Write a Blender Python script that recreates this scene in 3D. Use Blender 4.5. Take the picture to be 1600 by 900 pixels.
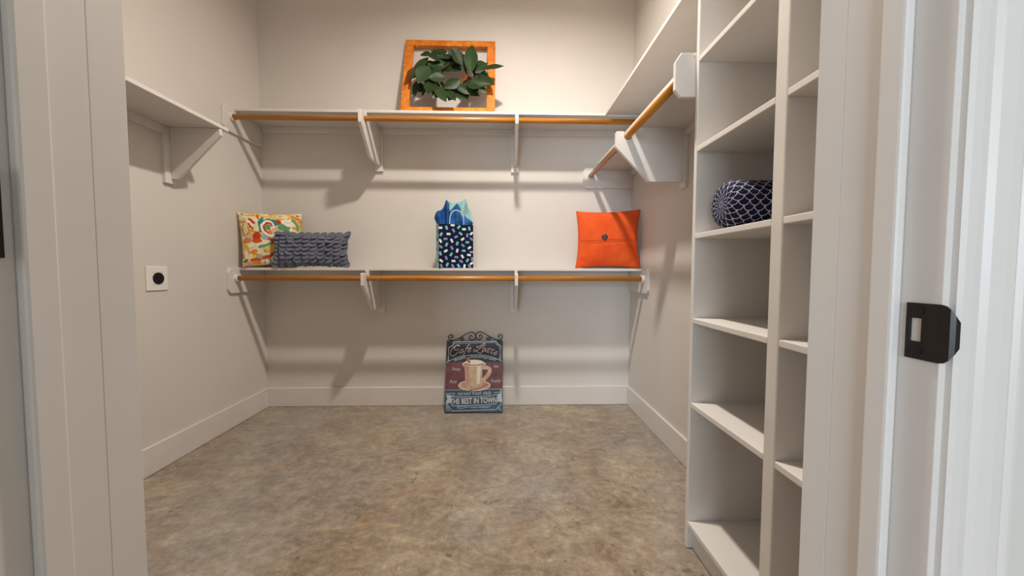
import bpy, bmesh, math, random
from mathutils import Vector, Matrix
random.seed(7)
R = math.radians
scene = bpy.context.scene
col = scene.collection
for o in list(bpy.data.objects): bpy.data.objects.remove(o)

# ------------------------------------------------------------------ room measures (metres)
XL, XR, YB = -1.797, .988, 2.822         # left, right and rear closet walls
YF, YO = .48, .331                       # door wall: closet face, hall face
ZC = 3.22                                # ceiling
DL, DR = -.485, .4105                    # door opening
ZU, ZS, ZL = 2.118, 1.8214, 1.0605       # shelf tops: upper, middle, lower
SD, ST = .286, .0185                     # shelf depth and thickness

# ------------------------------------------------------------------ camera
CAM = Vector((0, 0, 1.0419))
F_PX, PITCH, YAW, ROLL = 574.0, .0464, .026, .0025
m = (Matrix.Rotation(-YAW, 3, 'Z') @ Matrix.Rotation(math.pi/2 - PITCH, 3, 'X') @ Matrix.Rotation(ROLL, 3, 'Z'))
cd = bpy.data.cameras.new('camera'); cam = bpy.data.objects.new('camera', cd); col.objects.link(cam)
cam.matrix_world = Matrix.Translation(CAM) @ m.to_4x4()
cd.sensor_fit = 'HORIZONTAL'; cd.sensor_width = 36; cd.lens = F_PX/1600*36
cd.clip_start = .01
scene.camera = cam

# ------------------------------------------------------------------ world, lights, exposure
w = bpy.data.worlds.new('world'); scene.world = w; w.use_nodes = True
w.node_tree.nodes['Background'].inputs[0].default_value = (.75, .86, 1, 1)
w.node_tree.nodes['Background'].inputs[1].default_value = .6
def area(name, loc, rot, sx, sy, power, color, shape='RECTANGLE'):
    l = bpy.data.lights.new(name, 'AREA'); l.shape = shape; l.size = sx; l.size_y = sy
    l.energy = power; l.color = color
    o = bpy.data.objects.new(name, l); o.location = loc; o.rotation_euler = rot; col.objects.link(o); return o
area('ceiling_downlight_offscreen', (.04, 1.50, ZC-.006), (0, 0, 0), .13, .13, 67, (1, .925, .825), 'DISK')
area('window_daylight_offscreen', (-1.1, -4.03, 1.55), (R(90), 0, 0), 1.5, 1.6, 150, (.75, .88, 1))
scene.view_settings.view_transform = 'Standard'; scene.view_settings.look = 'None'
scene.view_settings.gamma = 1; scene.view_settings.use_curve_mapping = False
scene.view_settings.exposure = 0.0

# ------------------------------------------------------------------ materials
def lin(h):
    h = h.lstrip('#'); c = [int(h[i:i+2], 16)/255 for i in (0, 2, 4)]
    return tuple((x/12.92 if x <= .04045 else ((x+.055)/1.055)**2.4) for x in c) + (1,)
class NT:
    def __init__(s, name, rough=.5, spec=.5):
        s.m = bpy.data.materials.new(name); s.m.use_nodes = True
        s.t = s.m.node_tree; s.b = s.t.nodes['Principled BSDF']
        s.b.inputs['Roughness'].default_value = rough; s.b.inputs['Specular IOR Level'].default_value = spec
    def n(s, typ, **kw):
        x = s.t.nodes.new(typ)
        for k, v in kw.items():
            if k in x.inputs: x.inputs[k].default_value = v
            else: setattr(x, k, v)
        return x
    def l(s, a, b): s.t.links.new(a, b)
    def coord(s, scale=(1, 1, 1), kind='Object', rot=(0, 0, 0)):
        tc = s.n('ShaderNodeTexCoord'); mp = s.n('ShaderNodeMapping'); mp.inputs['Scale'].default_value = scale
        mp.inputs['Rotation'].default_value = rot
        s.l(tc.outputs[kind], mp.inputs[0]); return mp.outputs[0]
    def noise(s, vec, scale, detail=4, rough=.5, dist=0):
        x = s.n('ShaderNodeTexNoise'); x.inputs['Scale'].default_value = scale; x.inputs['Detail'].default_value = detail
        x.inputs['Roughness'].default_value = rough; x.inputs['Distortion'].default_value = dist
        s.l(vec, x.inputs['Vector']); return x.outputs['Fac']
    def ramp(s, fac, stops, interp='LINEAR'):
        x = s.n('ShaderNodeValToRGB'); cr = x.color_ramp; cr.interpolation = interp
        while len(cr.elements) < len(stops): cr.elements.new(.5)
        for e, (p, c) in zip(cr.elements, stops):
            e.position = p; e.color = c if isinstance(c, tuple) else lin(c)
        s.l(fac, x.inputs[0]); return x.outputs[0]
    def mix(s, fac, a, b, mode='MIX'):
        x = s.n('ShaderNodeMix', data_type='RGBA', blend_type=mode)
        if isinstance(fac, (int, float)): x.inputs[0].default_value = fac
        else: s.l(fac, x.inputs[0])
        for v, i in ((a, 6), (b, 7)):
            if isinstance(v, tuple): x.inputs[i].default_value = v
            else: s.l(v, x.inputs[i])
        return x.outputs[2]
    def math(s, op, a, b=0.0, c=0.0):
        x = s.n('ShaderNodeMath', operation=op)
        for v, i in ((a, 0), (b, 1), (c, 2)):
            if isinstance(v, (int, float)): x.inputs[i].default_value = v
            else: s.l(v, x.inputs[i])
        return x.outputs[0]
    def color(s, c):
        if isinstance(c, tuple): s.b.inputs['Base Color'].default_value = c
        elif isinstance(c, str): s.b.inputs['Base Color'].default_value = lin(c)
        else: s.l(c, s.b.inputs['Base Color'])
        return s
    def bump(s, h, strength=.2, dist=.002):
        x = s.n('ShaderNodeBump'); x.inputs['Strength'].default_value = strength; x.inputs['Distance'].default_value = dist
        s.l(h, x.inputs['Height']); s.l(x.outputs[0], s.b.inputs['Normal']); return s

def plain(name, c, rough=.5, bump=0, bscale=200, var=.06, vscale=8, spec=.5):
    t = NT(name, rough, spec); v = t.coord()
    base = lin(c) if isinstance(c, str) else c
    dk = tuple(x*(1-var) for x in base[:3]) + (1,); lt = tuple(min(1, x*(1+var)) for x in base[:3]) + (1,)
    t.color(t.ramp(t.noise(v, vscale, 3), [(.35, dk), (.65, lt)]))
    if bump: t.bump(t.noise(v, bscale, 2), bump, .001)
    return t.m

M = {}
t = NT('wall_paint', .62, .3); v = t.coord()
t.color(t.ramp(t.noise(v, 1.3, 3), [(.3, '#d1cbc5'), (.7, '#d7d1cb')]))
t.bump(t.noise(v, 140, 3, .55), .16, .0016); M['wall'] = t.m
M['trim'] = plain('trim_paint', '#dad4cf', .34, .05, 60, .02, 5)
M['shelfpaint'] = plain('shelf_paint', '#d9d4cf', .4, .06, 90, .025, 6)
M['ceiling'] = plain('ceiling_paint', '#e2dcd2', .8, .1, 120, .02)
M['hallwall'] = plain('hall_wall_paint', '#dcd6cd', .6, .16, 140, .02)
# stained concrete
def rgb(r, g, b):
    return tuple((x/12.92 if x <= .04045 else ((x+.055)/1.055)**2.4) for x in (r, g, b)) + (1,)
t = NT('stained_concrete', .3, .5); v = t.coord()
vs = t.coord((1, 1.7, 1), rot=(0, 0, R(32)))
base = t.ramp(t.noise(v, 2.1, 10, .72, .7), [(.30, rgb(.42, .36, .29)), (.43, rgb(.55, .48, .41)), (.53, rgb(.64, .58, .50)), (.68, rgb(.76, .70, .62))])
mot = t.ramp(t.noise(vs, 6.5, 9, .78, 1.0), [(.34, rgb(.38, .32, .25)), (.47, rgb(.56, .50, .42)), (.56, rgb(.65, .60, .52)), (.68, rgb(.82, .76, .65))])
c1 = t.mix(.45, base, mot)
grey = t.ramp(t.noise(v, 1.2, 4, .55), [(.44, (0, 0, 0, 1)), (.62, (1, 1, 1, 1))])
c1 = t.mix(t.math('MULTIPLY', grey, .5), c1, t.ramp(t.noise(v, 9, 8, .75), [(.35, rgb(.50, .48, .47)), (.65, rgb(.69, .67, .66))]))
streak = t.ramp(t.noise(vs, 2.6, 7, .8, 1.8), [(.58, (0, 0, 0, 1)), (.68, (1, 1, 1, 1))])
c1 = t.mix(t.math('MULTIPLY', streak, .5), c1, rgb(.79, .70, .55))
fine = t.ramp(t.noise(v, 30, 6, .75), [(.3, (.66, .66, .66, 1)), (.7, (1.2, 1.2, 1.2, 1))])
c1 = t.mix(1.0, c1, fine, 'MULTIPLY')
spot = t.ramp(t.noise(v, 13, 5, .66), [(.64, (0, 0, 0, 1)), (.68, (1, 1, 1, 1))])
c1 = t.mix(t.math('MULTIPLY', spot, .5), c1, rgb(.33, .27, .20))
rust = t.ramp(t.noise(v, 2.9, 5, .65, .8), [(.58, (0, 0, 0, 1)), (.70, (1, 1, 1, 1))])
c1 = t.mix(t.math('MULTIPLY', rust, .24), c1, rgb(.65, .47, .31))
t.color(c1)
t.l(t.ramp(t.noise(v, 4, 5), [(.3, (.17, .17, .17, 1)), (.7, (.34, .34, .34, 1))]), t.b.inputs['Roughness'])
t.bump(t.noise(v, 45, 6, .6), .06, .002); M['concrete'] = t.m
# rod wood
def wood(name, a, b, axis, rough=.3):
    t = NT(name, rough); sc = [55, 55, 55]; sc[axis] = 2.2; v = t.coord(tuple(sc))
    t.color(t.ramp(t.noise(v, 1, 5, .6, .4), [(.3, a), (.7, b)])); return t.m
M['rod_x'] = wood('stained_rod_wood', '#a3601c', '#cf8c33', 0)
M['rod_y'] = wood('stained_rod_wood_side', '#a3601c', '#cf8c33', 1)
M['plastic'] = plain('white_plastic', '#e6e3df', .3, var=.01)
M['black_metal'] = plain('oil_rubbed_bronze', '#15100f', .32, var=.15, vscale=60)
M['black'] = plain('black_plastic', '#0b0b10', .45, var=.1)
M['iron'] = plain('black_iron', (.004, .005, .006, 1), .5, .2, 300, .2, 40, .2)
M['glass'] = plain('window_trim_white', '#f2f2f2', .4, var=.01)

# ------------------------------------------------------------------ mesh helpers
BASE = {}
def E(name, loc, rot=(0, 0, 0), label=None, cat=None, group=None, kind=None):
    o = bpy.data.objects.new(name, None); o.empty_display_size = .05
    o.location = loc; o.rotation_euler = rot; col.objects.link(o)
    BASE[o.name] = Vector(loc) if not any(rot) else Vector((0, 0, 0))
    return tag(o, label, cat, group, kind)
def tag(o, label=None, cat=None, group=None, kind=None):
    for k, v in (('label', label), ('category', cat), ('group', group), ('kind', kind)):
        if v: o[k] = v
    return o
def link(name, me, parent=None, origin=None):
    o = bpy.data.objects.new(name, me); col.objects.link(o)
    if parent is not None:
        o.parent = parent; BASE[o.name] = BASE[parent.name]
    else:
        BASE[o.name] = Vector(o.location)
    return o
def mk(name, verts, faces, mat, parent=None, smooth=False, midx=None, local=False):
    """verts in world coords (unrotated parents) or local=True"""
    vs = [Vector(v) for v in verts]
    if parent is not None and not local: off = BASE[parent.name]
    elif parent is None:
        lo = [min(v[i] for v in vs) for i in range(3)]; hi = [max(v[i] for v in vs) for i in range(3)]
        off = Vector(((lo[0]+hi[0])/2, (lo[1]+hi[1])/2, lo[2]))
    else: off = Vector((0, 0, 0))
    me = bpy.data.meshes.new(name); me.from_pydata([v-off for v in vs], [], faces); me.update()
    for mm in (mat if isinstance(mat, (list, tuple)) else [mat]): me.materials.append(mm)
    if midx: me.polygons.foreach_set('material_index', midx)
    if smooth: me.polygons.foreach_set('use_smooth', [True]*len(me.polygons))
    o = link(name, me, parent)
    if parent is None: o.location = off; BASE[o.name] = off.copy()
    return o
def bm_data(bm):
    bm.verts.ensure_lookup_table(); bm.verts.index_update()
    r = [v.co.copy() for v in bm.verts], [[v.index for v in f.verts] for f in bm.faces]
    bm.free(); return r
def box_data(b, bev=.0):
    x0, x1, y0, y1, z0, z1 = b
    bm = bmesh.new(); bmesh.ops.create_cube(bm, size=1)
    for v in bm.verts:
        v.co = Vector((x0+(v.co.x+.5)*(x1-x0), y0+(v.co.y+.5)*(y1-y0), z0+(v.co.z+.5)*(z1-z0)))
    if bev: bmesh.ops.bevel(bm, geom=bm.edges[:], offset=bev, segments=2, profile=.5, affect='EDGES')
    return bm_data(bm)
def join(*ds):
    V, Fc = [], []
    for v, f in ds:
        k = len(V); V += v; Fc += [[i+k for i in q] for q in f]
    return V, Fc
def box(name, b, mat, parent=None, bev=.0015, local=False):
    v, f = box_data(b, bev); return mk(name, v, f, mat, parent, local=local)
def prism_data(poly, axis, a0, a1, bev=0):
    def P(p, a):
        return {'x': (a, p[0], p[1]), 'y': (p[0], a, p[1]), 'z': (p[0], p[1], a)}[axis]
    bm = bmesh.new()
    A = [bm.verts.new(P(p, a0)) for p in poly]; B = [bm.verts.new(P(p, a1)) for p in poly]
    bm.faces.new(A); bm.faces.new(B[::-1]); n = len(poly)
    for i in range(n): bm.faces.new((A[i], B[i], B[(i+1) % n], A[(i+1) % n]))
    bmesh.ops.recalc_face_normals(bm, faces=bm.faces[:])
    if bev: bmesh.ops.bevel(bm, geom=bm.edges[:], offset=bev, segments=1, affect='EDGES', clamp_overlap=True)
    bmesh.ops.triangulate(bm, faces=[f for f in bm.faces if len(f.verts) > 4])
    return bm_data(bm)
def prism(name, poly, axis, a0, a1, mat, parent=None, bev=.0015, local=False):
    v, f = prism_data(poly, axis, a0, a1, bev); return mk(name, v, f, mat, parent, local=local)
def tube_data(pts, r, seg=8, cap=True):
    pts = [Vector(p) for p in pts]; V, Fc = [], []; n = len(pts); prev = None
    for i, p in enumerate(pts):
        d = (pts[min(i+1, n-1)]-pts[max(i-1, 0)]).normalized()
        if prev is None: prev = d.orthogonal().normalized()
        a = (prev - d*prev.dot(d)).normalized(); prev = a; b = d.cross(a)
        rr = r[i] if isinstance(r, (list, tuple)) else r
        V += [p + (a*math.cos(2*math.pi*k/seg) + b*math.sin(2*math.pi*k/seg))*rr for k in range(seg)]
    for i in range(n-1):
        for k in range(seg):
            Fc.append([i*seg+k, i*seg+(k+1) % seg, (i+1)*seg+(k+1) % seg, (i+1)*seg+k])
    if cap: Fc += [list(range(seg))[::-1], [(n-1)*seg+k for k in range(seg)]]
    return V, Fc
def smooth_path(pts, sub=5):
    pts = [Vector(p) for p in pts]; out = []
    for i in range(len(pts)-1):
        p0, p1, p2, p3 = pts[max(i-1, 0)], pts[i], pts[i+1], pts[min(i+2, len(pts)-1)]
        for k in range(sub):
            s = k/sub
            out.append(.5*((2*p1)+(p2-p0)*s+(2*p0-5*p1+4*p2-p3)*s*s+(3*p1-p0-3*p2+p3)*s**3))
    return out+[pts[-1]]
def cyl_data(c0, c1, r, seg=20): return tube_data([c0, c1], r, seg)

# ------------------------------------------------------------------ structure
HX0, HX1, HY = -2.6, 2.4, -4.0
def S(o): o['kind'] = 'structure'; return o
S(box('floor', (HX0-.1, HX1+.1, HY-.1, YB+.1, -.1, 0), M['concrete'], bev=0))
S(box('ceiling', (HX0-.1, HX1+.1, HY-.1, YB+.1, ZC, ZC+.1), M['ceiling'], bev=0))
S(box('wall_back', (XL-.1, XR+.1, YB, YB+.1, 0, ZC), M['wall'], bev=0))
S(box('wall_left', (XL-.1, XL, YO, YB, 0, ZC), M['wall'], bev=0))
S(box('wall_right', (XR, XR+.1, YO, YB, 0, ZC), M['wall'], bev=0))
DH = 2.07
J = .018
v, f = join(box_data((HX0, DL-J, YO, YF, 0, ZC)), box_data((DR+J, HX1, YO, YF, 0, ZC)),
            box_data((DL-J, DR+J, YO, YF, DH+J, ZC)))
S(mk('wall_front', v, f, M['wall']))
S(box('wall_hall_left', (HX0-.1, HX0, HY, YO, 0, ZC), M['hallwall'], bev=0))
S(box('wall_hall_right', (HX1, HX1+.1, HY, YO, 0, ZC), M['hallwall'], bev=0))
wx0, wx1, wz0, wz1 = -1.9, -.3, .7, 2.4
v, f = join(box_data((HX0, wx0, HY-.1, HY, 0, ZC)), box_data((wx1, HX1, HY-.1, HY, 0, ZC)),
            box_data((wx0, wx1, HY-.1, HY, 0, wz0)), box_data((wx0, wx1, HY-.1, HY, wz1, ZC)))
S(mk('wall_hall_back', v, f, M['hallwall']))
win = S(E('window_1', (-1.1, HY, wz0)))
for b in ((wx0-.06, wx0, wz0-.06, wz1+.06), (wx1, wx1+.06, wz0-.06, wz1+.06), (wx0, wx1, wz0-.06, wz0), (wx0, wx1, wz1, wz1+.06)):
    box('window_frame', (b[0], b[1], HY, HY+.02, b[2], b[3]), M['glass'], win)
# baseboards
BT, BH = .015, .146
def bboard(name, b):
    return S(box(name, b, M['trim'], bev=.003))
bboard('baseboard_back', (XL, XR, YB-BT, YB, .001, BH))
bboard('baseboard_left', (XL, XL+BT, YF+.02, YB-BT, .001, BH))
bboard('baseboard_right', (XR-BT, XR, 1.339, YB-BT, .001, BH))
# door frame -------------------------------------------------------
door = S(E('door_1', ((DL+DR)/2, .4, 0)))
LO = .012
def jamb(x0, x1, o, yfar):
    box('jamb', (x0, x1, YO+o, .4415+o, 0, DH), M['trim'], door, .0009)
    box('jamb_extension', (x0, x1, .4417+o, yfar, 0, DH), M['trim'], door, .0009)
jamb(DL-J, DL, LO, .4975); jamb(DR, DR+J, 0, YF)
box('head_jamb', (DL, DR, YO, YF, DH, DH+J), M['trim'], door, .002)
box('door_stop', (DL, DL+.011, .366+LO, .3905+LO*1.4, 0, DH-.011), M['trim'], door, .003)
box('door_stop', (DR-.011, DR, .366, .3905, 0, DH-.011), M['trim'], door, .003)
box('head_stop', (DL, DR, .366, .3905, DH-.011, DH), M['trim'], door, .003)
def casing(xi, sgn, y, out):
    prof = [(0, 0), (0, .0055), (.004, .0075), (.012, .0082), (.019, .0075), (.024, .0105), (.034, .0135), (.042, .0138), (.046, .012), (.05, .0145), (.053, .0145), (.053, 0)]
    prism('casing', [(xi+sgn*a, y+out*b) for a, b in prof], 'z', 0, DH+.005, M['trim'], door, 0)
casing(DR+.006, 1, YO, -1); casing(DL-.006, -1, YO, -1)
casing(DR+J+.004, 1, YF, 1); casing(DL-J-.004, -1, YF, 1)
box('head_casing', (DL-.06, DR+.06, YO-.014, YO, DH+.005, DH+.06), M['trim'], door, .003)
box('head_casing', (DL-.06, DR+.06, YF, YF+.014, DH+.005, DH+.06), M['trim'], door, .003)
# strike plate: frame round the latch hole, curled lip, two screws
sx0, sx1 = DR-.0024, DR
ds = [box_data((sx0, sx1, .3555, .3597, .956, 1.0115), .0006), box_data((sx0, sx1, .3305, .346, .956, 1.0115), .0006),
      box_data((sx0, sx1, .346, .3555, .9965, 1.0115), .0006), box_data((sx0, sx1, .346, .3555, .956, .9735), .0006)]
sp = mk('strike_plate', *join(*ds), M['black_metal'], door); sp['label'] = 'black metal strike plate with latch hole'
lip = [(sx0, .331, 0), (sx0+.0001, .327, .001), (sx0+.0012, .3235, .004), (sx0+.004, .3212, .010), (sx0+.0075, .3205, .016)]
V, Fc = [], []
for k, (x, y, tp) in enumerate(lip):
    for off in (0, .0022):
        V += [(x+off*.8, y+off*.6 if k > 1 else y, .956+tp), (x+off*.8, y+off*.6 if k > 1 else y, 1.0115-tp)]
for k in range(len(lip)-1):
    a = k*4; b = a+4
    Fc += [[a, a+1, b+1, b], [a+2, b+2, b+3, a+3], [a, b, b+2, a+2], [a+1, a+3, b+3, b+1]]
a = (len(lip)-1)*4; Fc += [[a, a+1, a+3, a+2]]
mk('lip', V, Fc, M['black_metal'], sp)
box('latch_pocket', (DR-.0004, DR+.0002, .346, .3555, .9735, .9965), M['trim'], sp, 0)
for z in (1.004, .9645):
    mk('screw', *cyl_data((sx0-.0008, .3465, z), (sx0+.001, .3465, z), .0033, 12), M['black'], sp)
hg = box('hinge', (DL, DL+.0025, YO+LO+.001, .3705, 1.053, 1.142), M['black_metal'], door, .001)
hg['label'] = 'black metal hinge leaf'
mk('knuckle', *cyl_data((DL+.004, YO+LO-.006, 1.053), (DL+.004, YO+LO-.006, 1.142), .006, 14), M['black_metal'], hg)

lf = E('door_2', (DL-.02, 0, .01), kind='structure')
box('door_leaf', (DL-.045, DL-.003, -.54, .325, .012, DH-.004), M['trim'], lf, .002)
# ------------------------------------------------------------------ ceiling downlight
dl = E('ceiling_downlight', (.04, 1.50, ZC), label='round light on the closet ceiling with an added light-blocking rim', cat='light')
def ring_data(c, r0, r1, z0, z1, seg=32):
    V, Fc = [], []
    for k in range(seg):
        a = 2*math.pi*k/seg; ca, sa = math.cos(a), math.sin(a)
        for r, z in ((r0, z0), (r1, z0), (r1, z1), (r0, z1)): V.append((c[0]+r*ca, c[1]+r*sa, c[2]+z))
    for k in range(seg):
        n = (k+1) % seg
        for q in range(4): Fc.append([k*4+q, n*4+q, n*4+(q+1) % 4, k*4+(q+1) % 4])
    return V, Fc
mk('added_cutoff_ring', *ring_data((.04, 1.50, ZC), .068, .085, -.025, 0), M['black_metal'], dl)  # unseen dark rim, added to cut the lamp's light off the upper walls

# ------------------------------------------------------------------ shelving
TH = .0185
def bracket_poly(mapf, notch=True):
    if notch:
        arc = [(.316+.0195*math.cos(a), -.052+.0195*math.sin(a)) for a in [math.pi+math.pi*k/8 for k in range(9)]]
        pts = [(.018, 0), (.2965, 0)] + arc + [(.3355, -.022), (.342, -.016), (.378, -.016), (.385, -.022), (.385, -.098), (.205, -.279), (.018, -.279)]
    else:
        pts = [(.018, 0), (.281, 0), (.281, -.036), (.05, -.272), (.018, -.272)]
    return [mapf(d, z) for d, z in pts]
def side_cleat_poly(mapf, D=.385, B=.152, s=.288):
    return [mapf(d, z) for d, z in [(0, 0), (s, 0), (s, .017), (D-.021, .017), (D, -.014), (D, -B+.024), (D-.022, -B), (0, -B)]]
def socket_data(axis, a0, a1, c, seg=16):
    """open topped cup; c = (p,q) centre in plane normal to axis ('x': y,z ; 'y': x,z)"""
    V, Fc = [], []
    angs = [R(115)+R(310)*k/seg for k in range(seg+1)]
    for a in angs:
        for r in (.0185, .0255):
            for s in (a0, a1):
                p, q = c[0]+r*math.cos(a), c[1]+r*math.sin(a)
                V.append((s, p, q) if axis == 'x' else (p, s, q))
    for k in range(seg):
        b = k*4; n = b+4
        Fc += [[b, b+1, n+1, n], [b+2, n+2, n+3, b+3], [b, n, n+2, b+2], [b+1, b+3, n+3, n+1]]
    Fc += [[0, 2, 3, 1], [seg*4, seg*4+1, seg*4+3, seg*4+2]]
    return V, Fc
SP = M['shelfpaint']
def back_shelf(ztop, label, xr_end):
    zb = ztop-TH
    r = E('wall_shelf', (0, YB-.14, zb), label=label, cat='shelf')
    box('board', (XL+.001, XR-.001, YB-SD, YB-.001, zb, ztop), SP, r, .0018)
    box('wall_cleat', (XL+.02, XR-.02, YB-.018, YB, zb-.043, zb), SP, r, .0015)
    for X, s in ((XL, 1), (XR, -1)):
        a0, a1 = sorted((X, X+s*.018))
        c = prism('side_cleat', side_cleat_poly(lambda d, z: (YB-d, zb+z)), 'x', a0, a1, SP, r, .0015)
        b0, b1 = sorted((X+s*.018, X+s*.036))
        mk('rod_socket', *socket_data('x', b0, b1, (YB-.316, zb-.052)), M['plastic'], c)
    for X in (-.922, .093):
        b = prism('bracket', bracket_poly(lambda d, z: (YB-d, zb+z)), 'x', X-.011, X+.011, SP, r, .002)
        box('wall_strip', (X-.029, X+.029, YB-.018, YB, zb-.318, zb-.0435), SP, b, .0015)
    return r
back_shelf(ZU, 'long white shelf on the back wall carrying the framed wreath', XR)
back_shelf(ZL, 'long white shelf on the back wall carrying pillows and a gift bag', XR)
def rod(name, p0, p1, mat, label):
    ax = Vector(p1)-Vector(p0); n = 2
    v, f = tube_data([p0, p1], .0172, 24)
    o = mk(name, v, f, mat, None, True); 
    me = o.data
    for p in me.polygons:
        if len(p.vertices) > 4: p.use_smooth = False
    return tag(o, label, 'rod', 'wooden closet rods')
rod('closet_rod', (XL+.021, YB-.316, ZU-TH-.052), (XR-.021, YB-.316, ZU-TH-.052), M['rod_x'], 'long stained wooden rod below the shelf with the framed wreath')
rod('closet_rod', (XL+.021, YB-.316, ZL-TH-.052), (XR-.021, YB-.316, ZL-TH-.052), M['rod_x'], 'long stained wooden rod below the shelf with pillows and gift bag')
# right wall: middle shelf with rod, upper shelf
ZR, SDR, RX, RZ = 1.8265, .299, .322, -.047      # right shelf top, depth; rod offsets
zb = ZR-TH
TY = 1.337
r = E('wall_shelf', (XR-.14, 2.0, zb), label='white shelf and rod bracket on the right wall beside the cubby tower', cat='shelf')
box('board', (XR-SDR, XR-.001, TY+.001, YB-.001, zb, ZR), SP, r, .0018)
box('wall_cleat', (XR-.018, XR, TY+.02, YB-.02, zb-.043, zb), SP, r)
for Y, s in ((TY+.001, 1), (YB, -1)):
    a0, a1 = sorted((Y, Y+s*.018))
    c = prism('side_cleat', side_cleat_poly(lambda d, z: (XR-d, zb+z), .368 if s > 0 else .379, .137, .301), 'y', a0, a1, SP, r, .0015)
    b0, b1 = sorted((Y+s*.018, Y+s*.036))
    mk('rod_socket', *socket_data('y', b0, b1, (XR-RX, zb+RZ)), M['plastic'], c)
b = prism('bracket', bracket_poly(lambda d, z: (XR-d-(.006 if .29 < d < .34 else 0), zb+z+(.005 if .29 < d < .337 and z < -.03 else -.006 if d > .34 or z < -.2 else 0))), 'y', 1.975, 1.997, SP, r, .002)
box('wall_strip', (XR-.018, XR, 1.957, 2.015, zb-.318, zb-.0435), SP, b)
rod('closet_rod', (XR-RX, TY+.022, zb+RZ), (XR-RX, YB-.021, zb+RZ), M['rod_y'], 'stained wooden rod running along the right wall from the cubby tower')
zb = ZU-TH
r = E('wall_shelf', (XR-.14, 1.5, zb), label='bare white shelf high on the right wall above the cubby tower', cat='shelf')
box('board', (XR-SD-.004, XR-.001, YF+.001, YB-SD-.001, zb, ZU), SP, r, .0018)
box('wall_cleat', (XR-.018, XR, TY+.02, YB-SD-.03, zb-.043, zb), SP, r)
box('end_cleat', (XR-SD+.004, XR-.02, YB-SD-.021, YB-SD-.002, zb-.014, zb), SP, r)
# left wall shelf
zb = ZS-TH
r = E('wall_shelf', (XL+.14, 1.3, zb), label='empty white shelf on the left wall above the outlet', cat='shelf')
box('board', (XL+.001, XL+SD, YF+.001, 2.105, zb, ZS), SP, r, .0018)
box('wall_cleat', (XL, XL+.018, YF+.02, 2.01, zb-.045, zb), SP, r)
b = prism('bracket', bracket_poly(lambda d, z: (XL+d, zb+z), False), 'y', 2.046, 2.068, SP, r, .002)
box('wall_strip', (XL, XL+.018, 2.012, 2.072, zb-.298, zb-.001), SP, b)

# ------------------------------------------------------------------ cubby tower
XT = .694
tw = E('cubby_tower', ((XT+XR)/2, .91, 0), label='tall white cubby tower with two columns of open shelves', cat='shelving')
HT = ZU-TH-.001
box('side_panel', (XT, XR-.001, 1.319, 1.337, .001, HT), SP, tw, .003)
box('partition', (XT, XR-.001, .9, .9405, .001, HT), SP, tw, .004)
box('side_panel', (XT, XR-.001, YF+.002, YF+.02, .001, HT), SP, tw, .003)
for y0, y1 in ((.9405, 1.319), (YF+.02, .9)):
    for z in (.1064, .558, .871, 1.178, 1.488, 1.803):
        box('shelf', (XT+.001, XR-.001, y0, y1, z-.019, z), SP, tw, .0025)
    box('kickboard', (XT+.022, XT+.04, y0, y1, .001, .0874), SP, tw, .001)

# ------------------------------------------------------------------ outlet
ot = E('wall_outlet', (XL, 1.955, .998), label='square white outlet plate with a round black socket on the left wall', cat='outlet')
yc, zc = 1.955, .998
box('cover_plate', (XL, XL+.007, yc-.0595, yc+.0595, zc-.0625, zc+.0625), M['plastic'], ot, .003)
rc = mk('receptacle', *cyl_data((XL+.004, yc+.003, zc+.001), (XL+.0105, yc+.003, zc+.001), .0305, 28), M['black'], ot)
for a, b_ in ((-1, 1), (1, 1), (-1, -1), (1, -1)):
    mk('screw', *cyl_data((XL+.006, yc+.003+a*.025, zc+b_*.032), (XL+.0076, yc+.003+a*.025, zc+b_*.032), .0017, 8), M['black'], ot)
for dy, dz, ry, rz in ((-.011, .006, .002, .008), (.011, .006, .002, .008), (0, -.013, .004, .004)):
    box('slot', (XL+.0104, XL+.0112, yc+.003+dy-ry, yc+.003+dy+ry, zc+dz-rz, zc+dz+rz), M['iron'], rc, 0)

# ------------------------------------------------------------------ cushions
def pillow_pos(W, H, T, k, u, v, side, wr=None):
    """u,v in -1..1; local x width, z height (0 at bottom), y depth; side -1 front, +1 back"""
    x = W/2*u*(1-k*(1-v*v)*u*u); z = H/2*v*(1-k*(1-u*u)*v*v)
    e = max(0, (1-abs(u)**2.4))*max(0, (1-abs(v)**2.4))
    y = side*(T/2*e**.5 + .0015)
    if wr and side < 0: y += wr(u, v)*min(1, e*3)
    return Vector((x, y, z+H/2))
def pillow(name, W, H, T, mat, parent, n=48, k=.05, wr=None, paint=None):
    V, Fc = [], []; cols = []
    for side in (-1, 1):
        o = len(V)
        for j in range(n+1):
            for i in range(n+1):
                u, v_ = -1+2*i/n, -1+2*j/n
                V.append(pillow_pos(W, H, T, k, u, v_, side, wr)); cols.append((u, v_))
        for j in range(n):
            for i in range(n):
                a = o+j*(n+1)+i; q = [a, a+1, a+n+2, a+n+1]
                Fc.append(q if side < 0 else q[::-1])
    N = (n+1)*(n+1)                                  # seam band
    ring = [i for i in range(n+1)]+[j*(n+1)+n for j in range(1, n+1)]+[n*(n+1)+i for i in range(n-1, -1, -1)]+[j*(n+1) for j in range(n-1, 0, -1)]
    for a, b in zip(ring, ring[1:]+ring[:1]): Fc.append([a, a+N, b+N, b])
    o = mk(name, V, Fc, mat, parent, True, local=True)
    if paint:
        ca = o.data.color_attributes.new('print', 'FLOAT_COLOR', 'POINT')
        flat = []
        for (u, v_) in cols: flat += list(paint(u, v_))
        ca.data.foreach_set('color', flat)
    return o

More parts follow.
